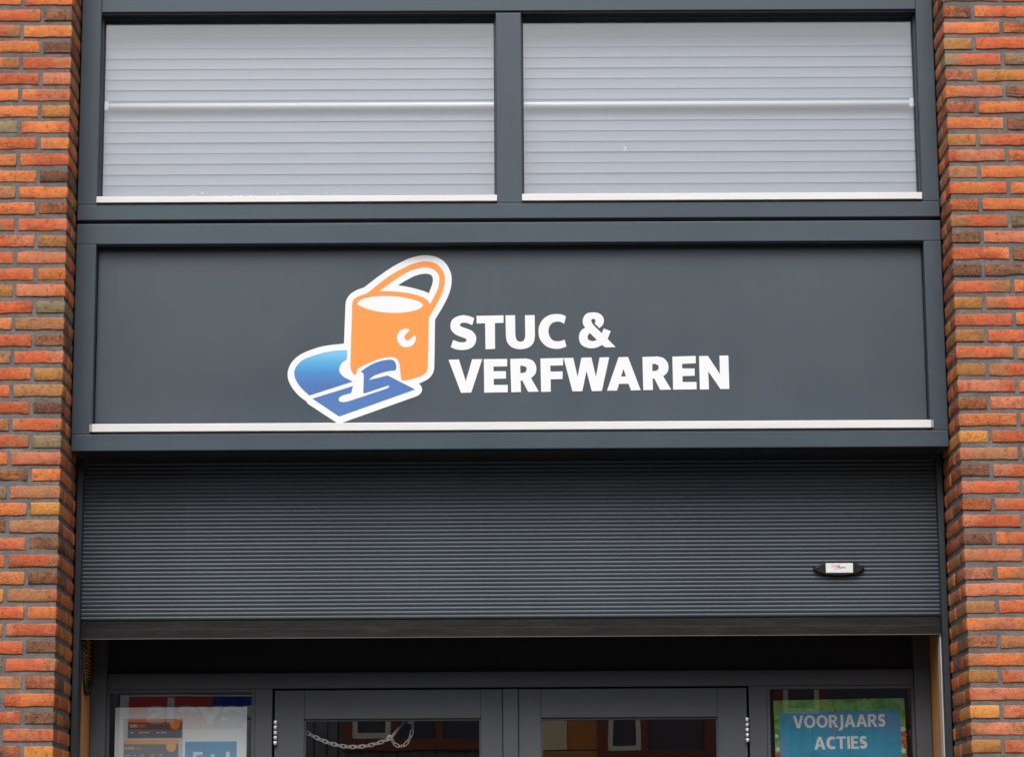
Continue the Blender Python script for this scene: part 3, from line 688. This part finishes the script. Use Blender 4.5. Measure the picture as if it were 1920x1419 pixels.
MB().box(-1.5985, 1.5985, .3905, .409, 2.6135, 2.6162).build('bottom_seal', plain('brown_seal', (.12, .10, .07, 1), .6), rs)
bd = bmesh.new()
ringf, ringb, cap = [], [], []
NS = 40
for k in range(NS):
    a = 2 * math.pi * k / NS
    ca, sa = math.cos(a), math.sin(a)
    ex = math.copysign(abs(ca) ** .92, ca) * .0965; ez = math.copysign(abs(sa) ** 1.12, sa) * .0275
    ringb.append(bd.verts.new((ex, .397, ez))); ringf.append(bd.verts.new((ex * .985, .385, ez * .95))); cap.append(bd.verts.new((ex * .90, .380, ez * .84)))
for k in range(NS):
    j = (k + 1) % NS
    for A, C in ((ringb, ringf), (ringf, cap)):
        f = bd.faces.new((A[k], A[j], C[j], C[k])); f.smooth = True
bd.faces.new(cap)
bmesh.ops.recalc_face_normals(bd, faces=bd.faces)
me = bpy.data.meshes.new('maker_badge'); bd.to_mesh(me); bd.free(); me.materials.append(MAT['black_plastic'])
badge = put('maker_badge', me, rs, (1.2267, 0, 2.861))
MB().box(-.0505, .0510, .3775, .3815, -.0165, .0195, .0012).build('badge_label', plain('badge_paper', (.80, .81, .80, 1), .35), badge)
words('badge_lettering', 'Cosis', .0145, plain('badge_red', lin(226, 120, 92), .5), badge, -.029, .3772, .0055, bold=.0002)
words('badge_lettering', 'Home', .0115, plain('badge_blue', lin(112, 122, 158), .5), badge, -.006, .3772, .0005, bold=.0002)
MB().box(-.021, .006, .3770, .3773, -.0025, -.0017).build('badge_rule', bpy.data.materials['badge_blue'], badge)

# ------------------------------------------------------------------ entrance
ent = thing('shop_entrance', 'dark grey double entrance doors with side windows under the half-open shutter', 'entrance')
Y0 = .68
MB().box(-1.54, 1.538, Y0, .78, 2.4498, 2.5105, .003).build('head_rail', MAT['door'], ent)
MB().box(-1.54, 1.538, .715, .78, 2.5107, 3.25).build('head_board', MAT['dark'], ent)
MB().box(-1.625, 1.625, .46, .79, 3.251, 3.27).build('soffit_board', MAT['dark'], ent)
for x0, x1 in ((-1.5995, -1.5402), (1.5382, 1.5995)):
    MB().box(x0, x1, .662, .79, 0, 3.25, .003).build('frame_post', MAT['door_vert'], ent)
for x0, x1 in ((-.976, -.9092), (.9060, .974)):
    MB().box(x0, x1, Y0 + .002, .78, 0, 2.4496, .003).build('frame_post', MAT['door_vert'], ent)
for x0, x1 in ((-1.54, -.9762), (.9742, 1.538)):
    MB().box(x0 + .0003, x1 - .0003, .699, .705, .86, 2.4494).build('side_pane', MAT['glass_door'], ent)
    MB().box(x0 + .0003, x1 - .0003, .69, .775, .0, .858).build('bottom_panel', MAT['door'], ent)
    sb_ = MB()
    for a, b_ in ((x0 + .0004, x0 + .012), (x1 - .012, x1 - .0004)):
        sb_.box(a, b_, .686, .6985, .86, 2.449)
    sb_.box(x0 + .012, x1 - .012, .686, .6985, 2.437, 2.449)
    sb_.build('glazing_bead', MAT['door_vert'], ent)
def hinge(par, x, zt, zb):
    h = MB()
    n = 5
    L = (zt - zb) / n
    for i in range(n):
        h.tube([(x, .672, zb + i * L + .0026), (x, .672, zb + (i + 1) * L - .0026)], .0066, 10)
    ho = h.build('hinge', MAT['steel'], par)
    return ho
def leaf(x0, xa, xb, x1, hx):
    d = MB().box(xa + .0003, xb - .0003, .6835, .74, 2.3335, 2.4425, .002).build('door', MAT['door'], ent)
    MB().box(x0, xa, .683, .74, .02, 2.4425, .002).build('door_stile', MAT['door_vert'], d)
    MB().box(xb, x1, .683, .74, .02, 2.4425, .002).build('door_stile', MAT['door_vert'], d)
    MB().box(xa + .0003, xb - .0003, .6835, .74, .02, .32, .002).build('door_rail', MAT['door'], d)
    MB().box(xa + .001, xb - .001, .704, .710, .321, 2.333).build('door_pane', MAT['glass_leaf'], d)
    g = MB()
    g.box(xa + .0004, xa + .006, .692, .7035, .321, 2.333); g.box(xb - .006, xb - .0004, .692, .7035, .321, 2.333); g.box(xa + .006, xb - .006, .692, .7035, 2.326, 2.333)
    g.build('glazing_bead', MAT['door_vert'], d)
    hinge(d, hx, 2.331, 2.2345)
    return d
leaf(-.9005, -.7882, -.116, -.0335, -.8965)
leaf(.0272, .1127, .7858, .8978, .8965)
MB().box(-.0316, .0253, .672, .76, .02, 2.4432, .002).build('cover_strip', MAT['door_vert'], ent)

# timber lining and bits hanging at the sides
for x0, x1, lab in ((-1.6265, -1.6000, 'varnished pine lining board behind the coiled black cord'), (1.6000, 1.6265, 'varnished pine lining board beside the spring offers poster')):
    o = MB().box(x0, x1, .4515, .6615, 0, 3.25, .002).build('lining_board', MAT['oak'])
    tag(o, lab, 'board', 'pine boards lining the entrance')
o = MB().box(1.5955, 1.5998, .3980, .4510, 0, 2.612).build('brush_strip', plain('pale_strip', (.62, .56, .55, 1), .5))
tag(o, 'thin pale strip along the shutter guide beside the pine board', 'strip')
pts = []
for i in range(900):
    t_ = i / 899
    s_ = t_ * 2 - 1
    a = t_ * 2 * math.pi * 56
    cy_ = .525 + .088 * math.sin(s_ * math.pi / 2)
    cz_ = 2.424 + .26 * abs(s_) ** 2.4
    tx = math.cos(s_ * math.pi / 2) * .088 * math.pi / 2
    tz = .26 * 2.4 * abs(s_) ** 1.4 * (1 if s_ > 0 else -1)
    L_ = math.hypot(tx, tz)
    ny, nz_ = -tz / L_, tx / L_
    pts.append((-1.5890 + .0070 * math.cos(a), cy_ + ny * .0070 * math.sin(a), cz_ + nz_ * .0070 * math.sin(a)))
o = MB().tube(pts, .0029, 5).build('coiled_cord', MAT['black_plastic'])
tag(o, 'black coiled cord hanging in a loop against the pine board', 'cord')

# ------------------------------------------------------------------ chain and rod behind the door glass
def link_mesh(L, Wd, rad):
    pp = []
    for k in range(14):
        a = 2 * math.pi * k / 14
        pp.append((math.cos(a) * Wd / 2 + 0, 0, math.sin(a) * Wd / 2 + math.copysign((L - Wd) / 2, math.sin(a) if abs(math.sin(a)) > 1e-6 else 1)))
    return MB().tube(pp, rad, 6, closed=True).mesh('link', MAT['galv'])
def chain(parent, pts, L, me):
    pts = [Vector(p) for p in pts]
    seg = [(b - a).length for a, b in zip(pts, pts[1:])]
    tot = sum(seg)
    n = max(1, round(tot / L))
    def at(d):
        for a, b, s_ in zip(pts, pts[1:], seg):
            if d <= s_: return a.lerp(b, d / s_)
            d -= s_
        return pts[-1]
    for i in range(n):
        p, q_ = at(i * tot / n), at((i + 1) * tot / n)
        o = put('link', me, parent, (p + q_) / 2)
        o.rotation_euler = ((q_ - p).to_track_quat('Z', 'Y') @ Matrix.Rotation(R(35 + 75 * (i % 2)), 4, 'Z').to_quaternion()).to_euler()
ch = thing('hanging_chain', 'pale metal chain sagging behind the glass of the door with the rod', 'chain')
YC = .745
lk = link_mesh(.0235, .0125, .0024)
sag = []
for i in range(25):
    t_ = i / 24
    x = -.800 + t_ * (.342)
    sag.append((x, YC, 2.2995 + (2.2655 - 2.2995) * t_ - .050 * 4 * t_ * (1 - t_)))
chain(ch, sag, .0185, lk)
loop_ = [(-.458, YC, 2.264), (-.449, YC, 2.243), (-.430, YC, 2.232), (-.416, YC, 2.230), (-.397, YC, 2.246), (-.386, YC, 2.268), (-.379, YC, 2.292), (-.377, YC, 2.315)]
chain(ch, loop_, .021, link_mesh(.025, .0115, .0019))
rod = MB().tube([(-.458, YC, 2.268), (-.398, YC + .03, 2.345)], .0058, 10).build('window_stay', plain('pale_rod', (.80, .92, .88, 1), .3))
tag(rod, 'short pale slanted rod holding the chain behind the door glass', 'rod')
MB().tube([(-.4655 + .0085 * math.cos(k * math.pi / 6), YC, 2.266 + .0085 * math.sin(k * math.pi / 6)) for k in range(12)], .003, 6, closed=True).build('ring', MAT['galv'], rod)
hk = bmesh.new()
bmesh.ops.create_uvsphere(hk, u_segments=16, v_segments=10, radius=1)
bmesh.ops.transform(hk, matrix=Matrix.Translation((-.384, YC, 2.3245)) @ Matrix.Diagonal((.014, .008, .008, 1)), verts=hk.verts)
for f in hk.faces: f.smooth = True
me = bpy.data.meshes.new('hook'); hk.to_mesh(me); hk.free(); me.materials.append(plain('polished_hook', (.97, .95, .86, 1), .2))
put('hook', me, ch)

# ------------------------------------------------------------------ posters inside the side windows
def art(name, *stops, scale=9):
    t = NT(name)
    n = t.noise(t.coords((1, 1, 1)), scale, 5, .6, .8)
    return t.set(col=t.ramp(n, *stops), rough=.5)
pa = thing('poster', 'white paint advert poster with bucket labels and a blue 5+1 square', 'poster', 'posters inside the side windows')
YP = .713
MB().box(-1.5105, -1.0085, YP, YP + .001, 1.68, 2.384).build('sheet', plain('poster_white', (.90, .93, .92, 1), .5), pa)
MB().box(-1.478, -1.252, YP - .0012, YP - .0004, 2.18, 2.342).build('bucket_picture', plain('bucket_print', (.62, .64, .65, 1), .5), pa)
MB().box(-1.4615, -1.2545, YP - .002, YP - .0014, 2.268, 2.328).build('bucket_label', plain('label_dark', (.085, .080, .084, 1), .5), pa)
MB().box(-1.4615, -1.2545, YP - .003, YP - .0022, 2.3283, 2.339).build('label_band', plain('label_orange', lin(236, 140, 40), .5), pa)
MB().box(-1.4745, -1.2675, YP - .002, YP - .0014, 2.12, 2.2445).build('bucket_label', plain('label_grey', lin(128, 130, 136), .5), pa)
MB().box(-1.4745, -1.2675, YP - .003, YP - .0022, 2.2448, 2.263).build('label_band', plain('label_peach', lin(240, 178, 116), .5), pa)
def disc(par, x, z, r, y, mat):
    pp = [(x + r * math.cos(k * math.pi / 12), z + r * math.sin(k * math.pi / 12)) for k in range(24)]
    return outline('seal', [pp], y, y + .0006, mat, par)
disc(pa, -1.2815, 2.3195, .0195, YP - .004, plain('seal_orange', lin(238, 134, 10), .5))
disc(pa, -1.2945, 2.2345, .0195, YP - .004, plain('seal_tan', lin(236, 186, 124), .5))
wt = plain('print_white', (.80, .80, .80, 1), .5)
words('lettering', 'SUPER', .0150, wt, pa, -1.4530, YP - .0026, 2.3085, bold=.0003, width=.029)
words('lettering', 'DEKT', .0150, bpy.data.materials['label_orange'], pa, -1.4205, YP - .0026, 2.3085, bold=.0003, width=.028)
words('lettering', 'SUPER', .0160, wt, pa, -1.4700, YP - .0026, 2.2245, bold=.0003, width=.036)
words('lettering', 'DEK', .0160, bpy.data.materials['label_peach'], pa, -1.4290, YP - .0026, 2.2245, bold=.0003, width=.022)
for zz, xs_ in ((2.287, (-1.451, -1.418, -1.397, -1.352, -1.335)), (2.202, (-1.468, -1.440, -1.412, -1.372, -1.340))):
    m = MB()
    for x in xs_:
        m.box(x, x + random.uniform(.010, .02), YP - .0026, YP - .0020, zz, zz + .0028)
    tag(m.build('small_print', wt, pa), kind='stuff')
MB().box(-1.2425, -1.0465, YP - .0012, YP - .0004, 2.06, 2.2535).build('price_square', plain('price_blue', lin(112, 172, 214), .5), pa)
words('lettering', '5+1', .098, plain('price_white', (.82, .84, .84, 1), .5), pa, -1.2170, YP - .0020, 2.146, bold=.002, width=.145)

pb = thing('poster', 'spring offers poster with green leaves and a blue VOORJAARS ACTIES panel', 'poster', 'posters inside the side windows', (0, 0, 0))
pr = Matrix.Rotation(-R(.75), 4, 'Y')
hold = MB().box(-.2505, .2505, 0, .001, -.72, 0).build('sheet', art('leaf_print', (.30, lin(52, 104, 48)), (.45, lin(88, 160, 62)), (.6, lin(140, 196, 96)), (.75, lin(60, 120, 70)), scale=14), pb)
hold.matrix_local = Matrix.Translation((1.2535, YP, 2.399)) @ pr
MB().box(-.2305, .2315, -.0012, -.0004, -.70, -.0440).build('blue_panel', art('panel_print', (.25, lin(54, 130, 176)), (.45, lin(48, 160, 194)), (.58, lin(66, 152, 198)), (.68, lin(112, 140, 190)), (.8, lin(60, 172, 204)), scale=9), hold)
pw = plain('poster_lettering', (.86, .90, .88, 1), .5)
def norm(lp, w_):
    xs_ = [p[0] for p in lp]; zs_ = [p[1] for p in lp]
    return [((x - min(xs_)) / (max(xs_) - min(xs_)) * w_, (z - min(zs_)) / (max(zs_) - min(zs_)) * 1.03 - .015) for x, z in lp]
ell = lambda rx, ry: [(.44 + rx * math.cos(k * math.pi / 16), .5 + ry * math.sin(k * math.pi / 16)) for k in range(32)]
GLY = {'V': (.80, [[(0, 1), (.22, 1), (.41, .28), (.60, 1), (.81, 1), (.52, 0), (.29, 0)]]),
       'O': (.90, [ell(.44, .515), ell(.235, .325)]),
       'R': (.74, [[(0, 0), (0, 1), (.38, 1), (.56, .94), (.65, .80), (.65, .66), (.58, .52), (.46, .44), (.74, 0), (.50, 0), (.27, .40), (.20, .40), (.20, 0)], [(.20, .83), (.36, .83), (.43, .79), (.45, .70), (.42, .61), (.34, .57), (.20, .57)]]),
       'J': (.34, [[(.12, 1), (.32, 1), (.32, .05), (.27, -.12), (.12, -.24), (-.04, -.27), (-.08, -.12), (.05, -.07), (.12, .05)]]),
       'A': (.86, [[(.31, 1), (.55, 1), (.86, 0), (.63, 0), (.57, .22), (.29, .22), (.23, 0), (0, 0)], [(.43, .74), (.52, .39), (.34, .39)]]),
       'S': (.58, [norm(LETTERS[0][0], .56)]), 'C': (.70, [norm(LETTERS[3][0], .68)]),
       'T': (.74, [[(0, 1), (.72, 1), (.72, .82), (.46, .82), (.46, 0), (.26, 0), (.26, .82), (0, .82)]]),
       'I': (.24, [[(.02, 0), (.02, 1), (.22, 1), (.22, 0)]]),
       'E': (.60, [[(0, 0), (0, 1), (.56, 1), (.56, .83), (.2, .83), (.2, .59), (.5, .59), (.5, .42), (.2, .42), (.2, .17), (.58, .17), (.58, 0)]])}
def poster_line(text, x0, width, zb, h):
    adv = [GLY[c][0] + .07 for c in text]
    k = width / (sum(adv) - .07)
    x = x0
    for c, a in zip(text, adv):
        outline('letter', [[(x + px * k, zb + pz * h) for px, pz in lp] for lp in GLY[c][1]], -.0020, -.0013, pw, hold)
        x += a * k
poster_line('VOORJAARS', -.1785, .354, -.1065, .0475)
poster_line('ACTIES', -.1010, .203, -.1885, .0475)
m = MB()
for px_, h_ in ((514, .3), (547, .5), (548.5, .2), (553.5, .6), (558, .6), (561, 1), (612, .4), (626, 1), (634, .3), (648, 1), (655, .4)):
    x = (px_ - 572) / 490 * .98
    m.box(x, x + .004, -.0020, -.0014, -.262, -.232 + .010 * h_)
tag(m.build('small_print', pw, hold), kind='stuff')
fl = [plain('petal_red', lin(206, 44, 40), .5), plain('petal_white', lin(214, 222, 210), .5), plain('petal_pink', lin(204, 110, 170), .5), plain('leaf_deep', lin(48, 100, 44), .5)]
for i, (fx, fz, r_, ci) in enumerate(((.240, -.118, .012, 1), (.243, -.136, .014, 0), (.238, -.165, .012, 0), (.246, -.182, .010, 0), (.239, -.20, .012, 1), (.243, -.226, .013, 0), (.236, -.26, .014, 1),
                                      (-.243, -.135, .009, 1), (-.241, -.185, .011, 1), (-.240, -.207, .012, 0), (-.236, -.222, .010, 0), (-.243, -.25, .012, 1), (.215, -.037, .008, 2), (-.015, -.042, .007, 0))):
    lp = [(fx + r_ * (1 + .35 * math.cos(5 * k * math.pi / 15 + i)) * .75 * math.cos(k * math.pi / 15), fz + r_ * (1 + .35 * math.cos(5 * k * math.pi / 15 + i)) * .75 * math.sin(k * math.pi / 15)) for k in range(30)]
    outline('flower', [lp], -.0026 - i * .00003, -.0014, fl[ci], hold)

# ------------------------------------------------------------------ across the street (seen mirrored in the glass)
YO = -16.0
opp = thing('opposite_building', 'dark clad building across the street, seen only mirrored in the door glass', 'building')
MB().box(-16, 16, YO - 8, YO - .03, 0, 8.5).build('wall', plain('dark_cladding_back', (.05, .047, .045, 1), .8), opp)
cl = MB()
x = -16.0
while x < 16:
    w_ = random.uniform(.10, .15)
    cl.box(x, x + w_ - .012, YO - .03, YO - random.uniform(0, .012), .4, 8.5)
    x += w_
tag(cl.build('cladding', paint('grey_cladding', (.21, .20, .195, 1), rough=.7, grain=(20, 20, 1), amt=.3), opp), kind='stuff')
MB().box(.30, 1.005, YO, YO + .04, 1.2, 3.10).build('wall_panel', plain('orange_panel', lin(212, 134, 60), .6), opp)
MB().box(.692, 1.005, YO, YO + .04, 3.112, 4.2).build('wall_panel', plain('orange_panel_upper', lin(206, 128, 56), .6), opp)
MB().box(.30, .685, YO, YO + .04, 3.112, 4.2).build('wall_panel', plain('cream_panel', lin(246, 224, 168), .6), opp)
brown, cream, pane = plain('brown_timber', lin(140, 66, 42), .5), plain('cream_timber', lin(244, 230, 198), .5), plain('dark_glazing', (.07, .078, .10, 1), .15)
def window(x0, x1, z0, z1, splits):
    f = MB()
    f.box(x0 - .10, x1 + .10, YO, YO + .07, z0 - .11, z0); f.box(x0 - .10, x1 + .10, YO, YO + .07, z1, z1 + .1)
    for a, b_ in ((x0 - .10, x0), (x1, x1 + .10)): f.box(a, b_, YO, YO + .07, z0, z1)
    for s_ in splits: f.box(s_ - .035, s_ + .035, YO, YO + .065, z0, z1)
    fo = f.build('window', brown, opp)
    MB().box(x0, x1, YO + .005, YO + .02, z0, z1).build('pane', pane, fo)
    c = MB()
    a, b_ = x0, (splits or [x1])[0] - .036
    c.box(a, b_, YO + .021, YO + .06, z0, z0 + .055); c.box(a, b_, YO + .021, YO + .06, z1 - .055, z1)
    c.box(a, a + .05, YO + .021, YO + .06, z0 + .055, z1 - .055); c.box(b_ - .05, b_, YO + .021, YO + .06, z0 + .055, z1 - .055)
    c.build('casement', cream, fo)
window(-1.47, -.05, 3.22, 4.5, [-1.05, -.60])
window(1.09, 2.06, 3.10, 4.5, [1.46])
window(2.86, 4.2, 3.45, 4.6, [3.26])
window(-6.6, -5.0, 3.2, 4.5, [-5.9]); window(5.6, 7.2, 3.2, 4.5, [6.2])
sg = thing('street_sign_board', 'white sign board with red and blue fields across the street, seen mirrored in glass', 'sign', None, (0, 0, 0))
MB().box(-3.80, -2.30, YO + .002, YO + .06, 2.55, 3.675).build('board', plain('board_white', (.88, .89, .90, 1), .5), sg)
MB().box(-3.71, -2.877, YO + .061, YO + .066, 3.335, 3.66).build('red_field', plain('field_red', lin(226, 70, 58), .5), sg)
MB().box(-2.875, -2.30, YO + .061, YO + .066, 3.335, 3.66).build('blue_field', plain('field_blue', lin(36, 52, 168), .5), sg)
words('lettering', 'gevels', .345, plain('sign_lettering', (.93, .93, .93, 1), .5), sg, -2.33, YO + .069, 3.40, bold=.010, width=1.20, face='back')
